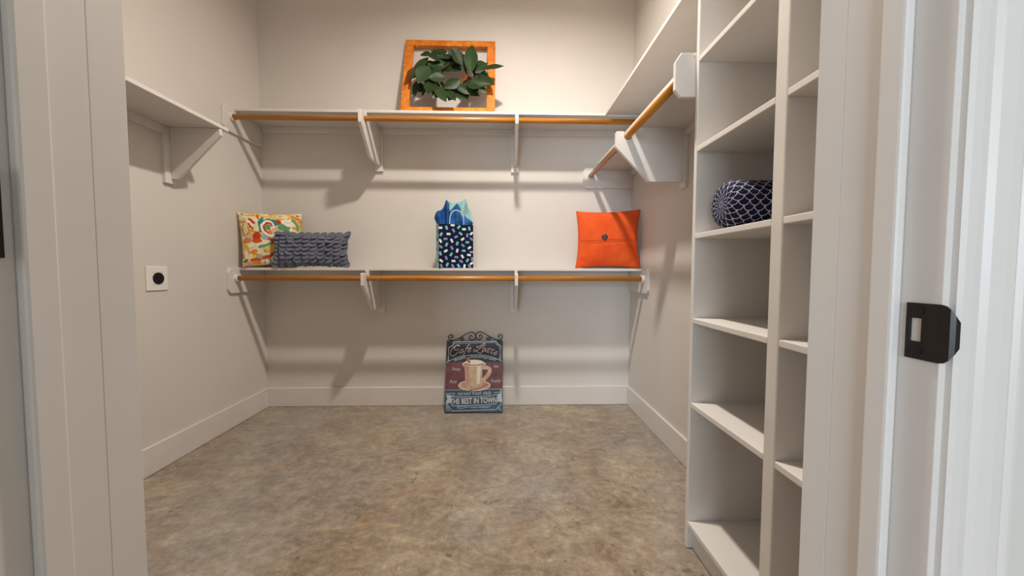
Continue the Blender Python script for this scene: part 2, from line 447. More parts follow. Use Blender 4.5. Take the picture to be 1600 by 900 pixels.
# --- floral cushion: printed motif laid out over the face
CR, YE, OR_, RD, TE, GN, WH, TN, BL, BR, PK = [lin(c)[:3] for c in
    ('#e6d8b4', '#e2bd62', '#d9843c', '#b8391f', '#2f8581', '#5d9a72', '#f3ead6', '#cfa77c', '#93adad', '#4b3322', '#dea58a')]
ELL = [(300, 640, 95, 55, CR), (440, 620, 75, 60, YE), (150, 340, 60, 110, '#d8bf8c'), (600, 680, 70, 90, YE), (480, 240, 130, 62, TE), (660, 320, 85, 50, GN),
       (430, 310, 42, 42, GN), (720, 230, 85, 72, WH), (890, 300, 45, 90, YE), (540, 370, 58, 58, '#d9b894'), (592, 420, 58, 62, '#d9b894'), (552, 440, 60, 42, '#d9b894'),
       (590, 230, 36, 36, RD), (890, 120, 32, 14, RD), (215, 220, 52, 24, WH), (205, 440, 56, 46, TN), (182, 502, 52, 36, '#cf7a52'),
       (300, 430, 46, 56, RD), (300, 505, 60, 38, '#c9502a'), (410, 455, 60, 42, BL), (260, 670, 44, 40, OR_), (290, 780, 60, 26, '#c9502a'),
       (180, 782, 28, 20, '#4f6a3a'), (205, 832, 56, 34, PK), (420, 822, 42, 46, WH), (500, 790, 52, 40, CR), (570, 824, 50, 40, '#8a5a2c'),
       (170, 130, 70, 32, CR), (110, 190, 40, 26, '#b9c6b4'), (610, 520, 40, 40, PK), (640, 560, 40, 30, CR), (330, 735, 40, 28, BL)]
STK = [([(380, 160), (345, 230), (345, 310), (362, 370)], 40, TE), ([(620, 290), (690, 360), (680, 460)], 70, GN),
       ([(510, 300), (485, 245), (420, 240), (375, 300), (395, 370), (460, 425), (520, 440)], 52, WH), ([(500, 290), (480, 250), (420, 252), (388, 300), (405, 360), (450, 405)], 24, RD),
       ([(455, 320), (485, 420)], 16, RD), ([(620, 400), (640, 440), (620, 470)], 12, RD), ([(800, 200), (852, 270), (850, 350)], 42, GN), ([(820, 150), (900, 180), (945, 250), (950, 330), (930, 410)], 40, OR_),
       ([(350, 130), (480, 140), (600, 170), (660, 200)], 28, YE), ([(310, 110), (325, 190)], 22, '#c9502a'), ([(210, 180), (262, 240)], 36, RD), ([(190, 260), (245, 335)], 26, RD),
       ([(330, 600), (420, 572), (490, 540)], 38, GN), ([(455, 490), (530, 530), (560, 600), (530, 670), (440, 740), (380, 765)], 50, '#c9502a'), ([(540, 560), (560, 630), (500, 690)], 24, RD),
       ([(95, 100), (150, 132), (240, 112)], 8, BR), ([(130, 250), (110, 330), (140, 440)], 8, BR), ([(190, 300), (200, 360), (170, 420)], 7, BR), ([(370, 650), (410, 700)], 7, BR), ([(390, 630), (440, 680)], 7, BR),
       ([(440, 780), (460, 820), (440, 860)], 8, BR), ([(500, 740), (560, 770), (640, 760)], 8, BR), ([(680, 230), (740, 240), (790, 230)], 7, BR), ([(780, 180), (850, 210), (900, 260), (910, 340)], 8, BR), ([(150, 560), (190, 620), (210, 690)], 7, BR), ([(400, 800), (380, 860)], 7, BR), ([(600, 180), (760, 170)], 7, BR)]
fix = lambda c: lin(c)[:3] if isinstance(c, str) else c
ELL = [(a, b, c, d, fix(e)) for a, b, c, d, e in ELL]; STK = [(smooth_path([(x, y, 0) for x, y in p], 4), w_/2, fix(c)) for p, w_, c in STK]
from mathutils import noise as mnoise
def floral(u, v):
    V_ = (v+1)/2; U_ = (u+1)/2
    y = 865-V_*790; xl = 45+(y-60)/805*110; xr = 960-(y-110)/760*90; x = xl+U_*(xr-xl)
    x += 14*mnoise.noise((x/60, y/60, 0)); y += 14*mnoise.noise((x/60, y/60, 5))
    a = mnoise.noise((x/120, y/120, 2)); c = CR if a < .1 else YE
    if mnoise.noise((x/90, y/50, 9)) > .38: c = OR_
    for (cx, cy, rx, ry, cc) in ELL:
        d = ((x-cx)/rx)**2+((y-cy)/ry)**2
        if d < 1: c = cc if d < .86 else tuple(q*.55+p*.45 for q, p in zip(cc, BR)) if (cx+cy) % 3 < 1.6 else cc
    for (p, hw, cc) in STK:
        for q in range(0, len(p)-1):
            ax, ay = p[q].x, p[q].y; bx, by = p[q+1].x, p[q+1].y
            dx, dy = bx-ax, by-ay; tt = max(0, min(1, ((x-ax)*dx+(y-ay)*dy)/(dx*dx+dy*dy+1e-9)))
            if (x-ax-tt*dx)**2+(y-ay-tt*dy)**2 < hw*hw: c = cc; break
    return (*c, 1)
def printed(name):
    t = NT(name, .85, .2); a = t.n('ShaderNodeVertexColor', layer_name='print')
    vv = t.coord(); nz = t.ramp(t.noise(vv, 60, 4), [(.3, (.82, .82, .82, 1)), (.7, (1.1, 1.1, 1.1, 1))])
    t.color(t.mix(1.0, a.outputs[0], nz, 'MULTIPLY')); t.bump(t.noise(vv, 700, 2), .25, .001); return t.m
def wr_soft(s, amp=.006):
    return lambda u, v: amp*mnoise.noise((u*1.6+s, v*1.6, s))+amp*.5*mnoise.noise((u*4+s, v*3, s))
fp = E('floral_pillow', (-1.588, 2.628, ZL+.0125), (R(-8), R(-3.5), R(35)), 'square pillow with multicolour paisley floral print in the shelf corner', 'pillow')
pillow('cover', .385, .378, .105, printed('floral_print_fabric'), fp, 150, .06, wr_soft(3), floral)

# --- orange cushion with button flap
t = NT('orange_cotton', .85, .2); v = t.coord()
t.color(t.ramp(t.noise(v, 9, 4), [(.3, '#cf4a1c'), (.7, '#dc5a26')])); t.bump(t.noise(t.coord((900, 300, 300)), 1, 2), .3, .001); M['orange'] = t.m
def wr_orange(u, v):
    y = wr_soft(11, .007)(u, v)
    flap = -.0045 if v > -.1+.02*u else 0
    fold = .004*math.exp(-((v+.19-.05*u)/.02)**2)*(1 if abs(u) < .7 else 0)
    for cu, cv, ang in ((-.75, -.8, .8), (.8, -.8, -.8), (-.8, .75, -.7), (.82, .8, .7)):
        d = (u-cu)*math.sin(ang)+(v-cv)*math.cos(ang)
        y += .006*math.exp(-(d/.06)**2)*math.exp(-((u-cu)**2+(v-cv)**2)/.12)
    return y+flap+fold
op = E('orange_pillow', (.752, 2.625, ZL), (R(-8), 0, R(-13)), 'square orange pillow with one dark button on the shelf', 'pillow')
pillow('cover', .455, .43, .125, M['orange'], op, 100, .085, wr_orange)
bc = pillow_pos(.455, .43, .125, .085, -.1, .0, -1)
bt = plain('coconut_button', '#2a1a12', .4, .6, 120, .4, 90)
V, Fc = [], []
for k, (rr, yy) in enumerate(((.0, -.004), (.009, -.0042), (.0175, -.0065), (.0205, -.004), (.0205, .006))):
    for s in range(18):
        a = 2*math.pi*s/18; V.append((bc.x+rr*math.cos(a), bc.y+yy-.004, bc.z+rr*math.sin(a)))
for k in range(4):
    for s in range(18): Fc.append([k*18+s, k*18+(s+1) % 18, (k+1)*18+(s+1) % 18, (k+1)*18+s])
mk('button', V, Fc, bt, op, True, local=True)['label'] = 'round dark brown button'

# --- grey cushion covered in felt discs
t = NT('grey_felt', .8, .25); v = t.coord()
t.color(t.ramp(t.noise(v, 25, 4), [(.3, '#555a68'), (.7, '#6c7080')])); t.bump(t.noise(v, 500, 2), .25, .001); M['felt'] = t.m
gp = E('ruffled_pillow', (-1.31, 2.57, ZL), (R(-10), 0, R(5)), 'small rectangular slate grey pillow covered in overlapping round petals', 'pillow')
GW, GH, GT = .492, .242, .11
pillow('cover', GW, GH, GT, M['felt'], gp, 32, .11)
def disc_mesh(bend, curl, rad):
    V, Fc = [(0, 0, 0)], []; seg = 14
    for rr in (.5, 1):
        for s in range(seg):
            a = 2*math.pi*s/seg; x, z = rr*rad*math.cos(a), rr*rad*math.sin(a)
            y = -bend*(x/rad)**2*rad - curl*max(0, -z/rad)**2*rad
            V.append((x, y, z))
    for s in range(seg):
        n = (s+1) % seg; Fc += [[0, 1+s, 1+n], [1+s, 1+seg+s, 1+seg+n, 1+n]]
    me = bpy.data.meshes.new('felt_disc'); me.from_pydata(V, [], Fc); me.materials.append(M['felt'])
    me.polygons.foreach_set('use_smooth', [True]*len(me.polygons)); return me
DM = [disc_mesh(b, c, .0285) for b, c in ((-.1, .1), (-.15, .22), (.06, .12), (-.05, .3), (-.2, .05))]
rows, cols_ = 9, 10
for j in range(rows):
    for i in range(cols_):
        u = -0.93+1.86*i/(cols_-1)+random.uniform(-.02, .02); vv_ = -.84+1.80*j/(rows-1)
        p = pillow_pos(GW, GH, GT, .11, u, min(.99, vv_), -1); q = pillow_pos(GW, GH, GT, .11, u, min(.99, vv_)-.04, -1)
        n_ = (p-q); slope = math.atan2(n_.y, n_.z) if vv_ < .9 else .5
        o = link('felt_disc', random.choice(DM), gp)
        o.location = p+Vector((0, -.008-.001*random.random(), .001))
        o.rotation_euler = (max(-1, min(.9, -slope))-.17+random.uniform(-.14, .12), random.uniform(-.15, .15), random.uniform(-.22, .22)-u*.2)

# --- navy bolster in the cubby
t = NT('scallop_print', .8, .25)
uv = t.n('ShaderNodeUVMap', uv_map='UVMap'); sep = t.n('ShaderNodeSeparateXYZ'); t.l(uv.outputs[0], sep.inputs[0])
rowf = t.math('MULTIPLY', sep.outputs[1], 2.0); row = t.math('FLOOR', rowf); dv = t.math('FRACT', rowf)
off = t.math('MULTIPLY', t.math('MODULO', row, 2.0), .5)
du = t.math('SUBTRACT', t.math('FRACT', t.math('ADD', sep.outputs[0], off)), .5)
d2 = t.math('SQRT', t.math('ADD', t.math('MULTIPLY', du, du), t.math('MULTIPLY', t.math('MULTIPLY', dv, dv), .25)))
line = t.math('LESS_THAN', t.math('ABSOLUTE', t.math('SUBTRACT', d2, .472)), .03)
t.color(t.mix(line, lin('#0c0d30'), lin('#c0c2d8'))); M['scallop'] = t.m
def bolster():
    r0, y0, y1, rc_ = .077, XT+.004, XR-.004, .032
    cx, cz = 1.168, 1.1785+r0
    prof = [(0.001, y1)]+[(r0-rc_+rc_*math.sin(a), y1-rc_+rc_*math.cos(a)) for a in [math.pi/2*k/7 for k in range(8)]]
    prof += [(r0*(1+.006*math.sin(k*1.7)), y1-rc_-(y1-y0-2*rc_)*k/8) for k in range(1, 8)]
    prof += [(r0-rc_+rc_*math.sin(a), y0+rc_-rc_*math.cos(a)) for a in [math.pi/2*(1-k/7) for k in range(8)]]+[(.001, y0)]
    seg = 60; V, Fc = [], []
    L = [0]
    for a, b in zip(prof, prof[1:]): L.append(L[-1]+math.hypot(a[0]-b[0], a[1]-b[1]))
    for (rr, y) in prof:
        for s in range(seg):
            a = 2*math.pi*s/seg
            V.append((y, cx+rr*math.cos(a), cz+rr*math.sin(a)*(.985)))
    uvs = []
    sc = 15/(2*math.pi*r0)
    for k in range(len(prof)-1):
        for s in range(seg):
            n = (s+1) % seg; Fc.append([k*seg+s, k*seg+n, (k+1)*seg+n, (k+1)*seg+s])
            uvs += [(L[k]*sc, s/seg*15), (L[k]*sc, (s+1)/seg*15), (L[k+1]*sc, (s+1)/seg*15), (L[k+1]*sc, s/seg*15)]
    o = mk('bolster_pillow', V, Fc, M['scallop'], None, True)
    l = o.data.uv_layers.new(name='UVMap')
    l.data.foreach_set('uv', [c for q in uvs for c in q])
    tag(o, 'navy bolster pillow with white scallop lines lying in a cubby', 'pillow')
bolster()

# ------------------------------------------------------------------ framed wreath
t = NT('distressed_orange_paint', .6, .3); v = t.coord()
pa = t.ramp(t.noise(v, 14, 5, .6), [(.3, rgb(.72, .37, .06)), (.55, rgb(.84, .48, .11)), (.75, rgb(.89, .57, .19))])
chip = t.ramp(t.noise(t.coord((1, 1, 1)), 48, 5, .75), [(.60, (0, 0, 0, 1)), (.64, (1, 1, 1, 1))])
t.color(t.mix(chip, pa, lin('#e8cfa0'))); t.bump(t.noise(v, 60, 4), .3, .002); M['orangepaint'] = t.m
lean = math.asin(.185/.635)
FR = E('picture_frame', (-.382, 2.606, ZU+.0075), (-lean, 0, 0), 'open square frame in chipped orange paint leaning on the upper shelf', 'frame')
FW, FH, B_ = .655, .635, .058
box('top_rail', (-FW/2, FW/2, 0, .026, FH-.05, FH), M['orangepaint'], FR, .002, True)
box('bottom_rail', (-FW/2, FW/2, 0, .026, 0, .056), M['orangepaint'], FR, .002, True)
box('stile', (-FW/2, -FW/2+B_, .001, .025, .0565, FH-.0505), M['orangepaint'], FR, .002, True)
box('stile', (FW/2-B_, FW/2, .001, .025, .0565, FH-.0505), M['orangepaint'], FR, .002, True)
WR = E('leaf_wreath', (-.382, 2.606, ZU+.0075), (-lean, 0, 0), 'round wreath of glossy dark green magnolia leaves hung on orange frame', 'wreath')
def leafmat(name, a, b, rough=.36):
    t = NT(name, rough, .14); v = t.coord()
    t.color(t.ramp(t.noise(v, 30, 4), [(.3, a), (.7, b)])); t.bump(t.noise(t.coord((60, 60, 260)), 1, 3), .25, .001); return t.m
LM = [leafmat('magnolia_leaf_green', (.012, .028, .009, 1), (.032, .062, .019, 1)), leafmat('magnolia_leaf_deep_green', (.009, .021, .008, 1), (.024, .047, .015, 1))]
UND = leafmat('leaf_underside', '#54301a', '#774424', .6)
LEAFM = {}
def leaf_mesh(tone, bend, cup):
    key = (tone, bend, cup)
    if key in LEAFM: return LEAFM[key]
    n = 9; V, Fc, mi = [], [], []
    for layer in (0, 1):
        for i in range(n+1):
            s = i/n; wdt = .5*math.sin(math.pi*min(1, s*.97+.02))**.88*(1-.15*s)
            for q in (-1, -.5, 0, .5, 1):
                y = -cup*(abs(q)**1.5)*wdt*.6+bend*s*s*.5+(.006 if q == 0 else 0)+.02*math.sin(s*9+q)*abs(q)
                V.append((q*wdt, y+layer*.012, s))
    for layer in (0, 1):
        o = layer*(n+1)*5
        for i in range(n):
            for q in range(4):
                a = o+i*5+q; f_ = [a, a+1, a+6, a+5]
                Fc.append(f_ if layer == 0 else f_[::-1]); mi.append(layer)
    me = bpy.data.meshes.new('leaf'); me.from_pydata(V, [], Fc); me.materials.append(LM[tone % 2] if tone < 3 else UND); me.materials.append(UND)
    me.polygons.foreach_set('material_index', mi); me.polygons.foreach_set('use_smooth', [True]*len(me.polygons))
    LEAFM[key] = me; return me
# base x,y -> tip x,y, width, tone, depth rank (wreath sketch units, 1214 = 1 m, y down)
LV = [(540, 200, 412, 172, 62, 2, 2), (570, 195, 702, 235, 72, 1, 2), (592, 264, 462, 222, 78, 1, 3), (692, 345, 598, 222, 90, 0, 4), (756, 418, 766, 203, 104, 0, 6),
      (712, 402, 690, 268, 62, 1, 3), (800, 402, 893, 312, 70, 1, 4), (858, 402, 1028, 402, 64, 1, 7), (800, 312, 874, 272, 48, 2, 2), (838, 425, 944, 524, 82, 2, 4),
      (758, 500, 918, 522, 70, 2, 5), (728, 520, 834, 584, 66, 0, 6), (826, 540, 898, 566, 54, 1, 3), (606, 592, 738, 632, 62, 0, 4), (638, 540, 774, 592, 66, 2, 5),
      (568, 588, 642, 698, 64, 2, 5), (478, 566, 562, 698, 80, 2, 6), (444, 500, 418, 624, 100, 0, 5), (408, 398, 330, 540, 114, 0, 7), (334, 380, 272, 486, 64, 1, 3),
      (302, 498, 286, 604, 54, 1, 3), (334, 500, 352, 584, 66, 2, 2), (386, 288, 270, 360, 100, 1, 5), (502, 304, 382, 286, 66, 1, 4), (466, 246, 396, 212, 64, 1, 3),
      (404, 212, 318, 218, 52, 2, 1), (282, 372, 212, 462, 54, 3, 4), (504, 398, 412, 444, 76, 0, 5), (542, 480, 426, 502, 84, 1, 6), (664, 490, 556, 575, 96, 2, 6),
      (722, 408, 676, 512, 60, 3, 3), (594, 346, 526, 352, 46, 1, 1), (524, 344, 396, 342, 78, 2, 1), (664, 362, 584, 296, 80, 2, 1), (560, 300, 470, 330, 80, 2, 0),
      (640, 300, 560, 270, 90, 2, 0), (420, 360, 300, 372, 76, 2, 0), (480, 420, 400, 480, 70, 2, 0), (700, 560, 640, 620, 70, 2, 0), (780, 460, 860, 470, 70, 2, 0),
      (760, 430, 700, 500, 60, 2, 0), (820, 380, 870, 330, 60, 2, 0), (520, 540, 460, 590, 80, 2, 0), (560, 520, 500, 590, 70, 2, 1), (740, 300, 700, 240, 70, 2, 0), (640, 240, 560, 200, 80, 2, 0), (350, 330, 290, 310, 70, 2, 1), (880, 470, 930, 450, 56, 2, 1), (440, 300, 350, 300, 70, 2, 0), (760, 560, 830, 600, 50, 2, 1)]
for k in range(70):
    a = 2*math.pi*k/70; rr = random.uniform(.95, 1.12); a2 = a+random.choice((-1, 1))*random.uniform(.3, 1.2)
    bx, by = 625+175*rr*math.cos(a), 420+125*rr*math.sin(a)
    LV.append((bx, by, bx+95*math.cos(a2), by+78*math.sin(a2), random.uniform(50, 70), random.choice((1, 2, 2, 2)), random.uniform(-.6, .4)))
K = 1/1214; KZ = 1.11/1214
for i, (bx, by, tx, ty, wd, tone, dep) in enumerate(LV):
    tone = tone if tone == 3 else i % 2
    p = Vector(((bx-566)*K, 0, (748-by)*KZ-.01)); q = Vector(((tx-566)*K, 0, (748-ty)*KZ-.01)); p = p+(p-q)*.08
    L = (q-p).length*1.08
    yb = -.022-.008*dep; out = random.uniform(-.25, .28) if dep < 6 else .12
    d = (q-p).normalized(); d = (d+Vector((0, -out, 0))).normalized()
    x_ = Vector((0, -1, 0)).cross(d).normalized(); x_ = Matrix.Rotation(random.uniform(-.35, .35), 3, d) @ -x_
    y_ = d.cross(x_)
    o = link('leaf', leaf_mesh(tone, random.choice((-.18, .1, .25)), random.choice((.3, -.35))), WR)
    mtx = Matrix((x_*wd*K*1.22, y_*L*.5, d*L)).transposed().to_4x4(); mtx.translation = p+Vector((0, yb, 0))
    o.matrix_local = mtx
rp = [Vector(((640+150*math.cos(a)-566)*K, -.018+.006*math.sin(3*a), (748-425+130*math.sin(a))*KZ)) for a in [2*math.pi*k/36 for k in range(37)]]
twig = plain('twig_bark', '#3b2617', .8, .5, 100, .3, 40)
mk('twig_ring', *tube_data(rp, .011, 7), twig, WR, True, local=True)
for (a, b) in (((735, 430), (770, 470)), ((770, 440), (850, 410)), ((500, 540), (560, 600)), ((690, 520), (760, 480)), ((530, 545), (480, 575))):
    mk('twig', *tube_data([((a[0]-566)*K, -.06, (748-a[1])*K), ((a[0]+b[0]-1126)/2*K, -.072, (748-(a[1]+b[1])/2)*K), ((b[0]-566)*K, -.065, (748-b[1])*K)], .0025, 6), twig, WR, True, local=True)

# ------------------------------------------------------------------ gift bag and tissue
NAVY = plain('navy_paper', (.004, .008, .034, 1), .6, var=.06, spec=.15); TEAL = plain('teal_paper', (.22, .50, .50, 1), .5, var=.12, vscale=30)
CW = plain('cream_ink', '#dbe6dd', .5, var=.03); CM = plain('mint_ink', '#6cc0bf', .5, var=.03); CL = plain('lavender_ink', '#8388bd', .5, var=.03)
WHT = plain('white_cord', '#eef0f2', .6, var=.02)
GB = E('gift_bag', (-.338, 2.618, ZL), (0, 0, R(20)), 'navy gift bag with scattered pastel dashes and white cord handle', 'bag')
bw, bh, bd = .243, .302, .10
def panel(name, b, mat): return box(name, b, mat, GB, 0, True)
panel('front_panel', (-bw/2, bw/2, -bd/2, -bd/2+.001, 0.0005, bh), NAVY)
panel('back_panel', (-bw/2, bw/2, bd/2-.001, bd/2, 0.0005, bh), NAVY)
gl = panel('gusset', (-bw/2, -bw/2+.001, -bd/2+.001, bd/2-.001, .0005, bh), TEAL)
panel('gusset', (bw/2-.001, bw/2, -bd/2+.001, bd/2-.001, .0005, bh), TEAL)
panel('base', (-bw/2+.001, bw/2-.001, -bd/2+.001, bd/2-.001, .0005, .0015), NAVY)
CONF = [(318, 423, 0, 'w'), (377, 420, -70, 'm'), (435, 392, 0, 'w'), (495, 408, 50, 'm'), (545, 427, 0, 'w'), (597, 418, -80, 'm'), (443, 445, -60, 'l'), (395, 481, 0, 'w'), (325, 487, 60, 'm'), (512, 473, -35, 'm'),
        (577, 488, 85, 'l'), (618, 468, 40, 'w'), (366, 531, 5, 'l'), (467, 507, 25, 'l'), (531, 528, 35, 'w'), (618, 525, -40, 'l'), (318, 552, -60, 'w'), (426, 547, -65, 'w'), (577, 558, 0, 'm'), (376, 587, 65, 'm'),
        (478, 573, 70, 'm'), (534, 591, -40, 'l'), (598, 613, 35, 'w'), (321, 610, -30, 'l'), (427, 619, -65, 'l'), (368, 651, 30, 'w'), (478, 645, 75, 'w'), (542, 645, 0, 'm'), (618, 657, 0, 'l'), (317, 677, -70, 'm'),
        (419, 684, 60, 'm'), (372, 720, -70, 'l'), (469, 711, -5, 'l'), (528, 703, -60, 'w'), (593, 687, -10, 'w'), (625, 728, 80, 'l'), (324, 749, -35, 'w'), (441, 750, 0, 'w'), (515, 752, -30, 'l'), (578, 742, 60, 'm'),
        (382, 786, 60, 'm'), (325, 800, -70, 'l'), (434, 800, -60, 'l'), (490, 797, -55, 'm'), (548, 801, 80, 'w'), (598, 800, -60, 'l'), (620, 772, 30, 'w')]
V, Fc, mi = [], [], []
for cx, cy, a, c in CONF:
    x0 = (cx-302)/334*bw-bw/2; z0 = (822-cy)/439*bh; a = R(a); k = len(V)
    for sx, sz in ((-1, -1), (1, -1), (1, 1), (-1, 1)):
        lx, lz = sx*.0132, sz*.0073
        V.append((max(-bw/2, min(bw/2, x0+lx*math.cos(a)-lz*math.sin(a))), -bd/2-.0004, min(bh, z0+lx*math.sin(a)+lz*math.cos(a))))
    Fc.append([k, k+1, k+2, k+3]); mi.append('wml'.index(c))
mk('dash_print', V, Fc, [CW, CM, CL], GB, midx=mi, local=True)
V, Fc = [], []
for y, z, ry, rz in ((.01, .2, .02, .014), (-.015, .045, .018, .006), (.02, .13, .012, .01), (-.02, .25, .012, .008)):
    k = len(V); V += [(-bw/2-.0004, y-ry, z-rz), (-bw/2-.0004, y-ry, z+rz), (-bw/2-.0004, y+ry, z+rz), (-bw/2-.0004, y+ry, z-rz)]; Fc.append([k, k+1, k+2, k+3])
mk('gusset_print', V, Fc, NAVY, gl, local=True)
for y in (-bd/2+.0045, bd/2-.0045):
    hp = [(-.044, y, bh-.055), (-.044, y, bh-.02), (-.044, y, bh+.03), (-.036, y-.003, bh+.068), (-.018, y-.006, bh+.092), (.008, y-.007, bh+.096), (.034, y-.006, bh+.085), (.052, y-.003, bh+.055), (.054, y, bh+.02), (.054, y, bh-.02), (.054, y, bh-.055)]
    mk('handle', *tube_data(smooth_path(hp, 5), .0024, 8), WHT, GB, True, local=True)
def tissue(label, color, outline, base, ydep, seed, light):
    t = NT('tissue_'+seed, .7, .2); v = t.coord()
    t.color(t.ramp(t.noise(v, 14, 4), [(.3, color), (.7, light)])); t.b.inputs['Transmission Weight'].default_value = 0
    tr = t.n('ShaderNodeBsdfTranslucent'); tr.inputs[0].default_value = lin(light) if isinstance(light, str) else light
    mx = t.n('ShaderNodeMixShader'); mx.inputs[0].default_value = .35
    t.l(t.b.outputs[0], mx.inputs[1]); t.l(tr.outputs[0], mx.inputs[2]); t.l(mx.outputs[0], t.t.nodes['Material Output'].inputs[0])
    K2 = 1/3300
    pts = smooth_path([((x-560)*K2, 0, (745-y)*K2) for x, y in outline], 4); n = len(pts); rowsN = 10
    V, Fc = [], []; sd = float(sum(map(ord, seed)) % 50)
    for layer in (0, 1):
        for j in range(rowsN+1):
            s = j/rowsN
            for i, p in enumerate(pts):
                g = i/(n-1); b = Vector(((base[0]+(base[1]-base[0])*g-560)*K2*.8, 0, -.06))
                q = b.lerp(p, s)
                fold = .016*math.sin(g*15+sd)*(.35+.65*s)+.02*mnoise.noise((g*5+sd, s*2.5, sd))+.006*mnoise.noise((g*14, s*9, sd))
                V.append(Vector((q.x, ydep+fold+layer*.0006, q.z+bh)))
    N = (rowsN+1)*n
    for layer in (0, 1):
        for j in range(rowsN):
            for i in range(n-1):
                a = layer*N+j*n+i; f_ = [a, a+1, a+n+1, a+n]; Fc.append(f_ if not layer else f_[::-1])
    rt = E('tissue_paper', (-.338, 2.618, ZL), (0, 0, R(14)), label, 'tissue paper')
    mk('sheet', V, Fc, t.m, rt, True, local=True)
tissue('deep blue tissue paper peak beside the bag handle', '#2a5ea8', [(100, 600), (110, 540), (150, 460), (250, 415), (320, 310), (362, 192), (425, 290), (448, 420), (440, 700)], (130, 440), -.016, 'ab', '#3f78bd')
tissue('blue tissue paper behind the white cord handle loop', '#2f62b8', [(440, 430), (470, 390), (540, 325), (620, 250), (700, 340), (790, 480), (900, 600), (985, 690), (960, 735)], (440, 960), .006, 'cd', '#4d95c8')
tissue('pale aqua tissue paper at the back of the gift bag', (.30, .62, .64, 1), [(300, 420), (400, 235), (450, 190), (540, 215), (700, 180), (830, 122), (885, 300), (960, 400), (940, 520), (1010, 660)], (200, 960), .026, 'ef', (.52, .80, .79, 1))

# ------------------------------------------------------------------ cafe sign
t = NT('painted_sign', .5, .4); tc = t.n('ShaderNodeTexCoord'); sp_ = t.n('ShaderNodeSeparateXYZ'); t.l(tc.outputs['Object'], sp_.inputs[0])
SH, SW = .525, .42
vn = t.math('DIVIDE', sp_.outputs[2], SH)
v = t.coord(); mott = t.noise(v, 12, 5, .65)
navy = t.ramp(mott, [(.3, rgb(.09, .12, .16)), (.7, rgb(.17, .21, .27))]); burg = t.ramp(mott, [(.3, rgb(.34, .18, .20)), (.7, rgb(.46, .28, .29))]); slate = t.ramp(mott, [(.3, rgb(.15, .22, .28)), (.7, rgb(.26, .34, .41))])
c1 = t.mix(t.math('GREATER_THAN', vn, .306), slate, burg); c1 = t.mix(t.math('GREATER_THAN', vn, .69), c1, navy)
t.color(c1); M['signface'] = t.m
sl = math.asin(.135/SH)
SG = E('cafe_sign', (-.2105, 2.6485, .0055), (-sl, 0, 0), 'coffee shop sign with a painted latte mug standing on the floor', 'sign')
edge = plain('sign_edge_black', '#16181c', .6, var=.1)
box('back_board', (-SW/2-.002, SW/2+.002, .004, .02, 0, SH), edge, SG, .001, True)
bd_ = box('painted_face', (-SW/2, SW/2, 0, .004, .002, SH-.002), M['signface'], SG, .0005, True)
INK = plain('cream_sign_ink', '#cfc9c2', .5, var=.05); PINK = plain('pinkish_sign_ink', '#d3b2a5', .5, var=.05); PALE = plain('pale_blue_ink', '#a9bac6', .5, var=.05)
MUG = plain('mug_tan', '#b59b7d', .5, var=.15, vscale=18); FOAM = plain('mug_foam', '#d8ccbb', .5, var=.06, vscale=30); MUGD = plain('mug_shadow', '#8d6a61', .5, var=.1)
MUGL = plain('mug_highlight', '#cfc4b4', .5, var=.05); STICK = plain('cinnamon_red', '#94513f', .5, var=.15, vscale=60); SAUC = plain('saucer_rose', '#b07f72', .5, var=.1, vscale=25)
SU = lambda x: ((x-105)/1305-.5)*SW
SV1 = lambda y: (1-((y/15+515)-532.7)/113.3)*SH
SV2 = lambda y: (1-((y/15+560)-532.7)/113.3)*SH
SU3 = lambda x: ((x-95)/1410-.5)*SW
SV3 = lambda y: (1-((y/16+600)-532.7)/113.3)*SH
def ribbon(pts, wd, y=-.0006):
    V, Fc = [], []; n = len(pts)
    for i, p in enumerate(pts):
        d = Vector((pts[min(i+1, n-1)][0]-pts[max(i-1, 0)][0], pts[min(i+1, n-1)][1]-pts[max(i-1, 0)][1]))
        d = d.normalized() if d.length > 1e-9 else Vector((1, 0)); nx, nz = -d.y*wd/2, d.x*wd/2
        V += [(p[0]+nx, y, p[1]+nz), (p[0]-nx, y, p[1]-nz)]
    for i in range(n-1): Fc.append([2*i, 2*i+1, 2*i+3, 2*i+2])
    return V, Fc
def path(pts, fu, fv, sub=5):
    q = [(fu(x), fv(y), 0) for x, y in pts]
    return [(p.x, p.y) for p in (smooth_path(q, sub) if sub > 1 else [Vector(a) for a in q])]
def ell(cx, cy, rx, ry, fu, fv, y, n=28):
    pts = [(fu(cx+rx*math.cos(2*math.pi*k/n)), y, fv(cy+ry*math.sin(2*math.pi*k/n))) for k in range(n)]
    return pts, [list(range(n))[::-1]]
def polyf(pts, fu, fv, y): return [(fu(a), y, fv(b)) for a, b in pts], [list(range(len(pts)))]
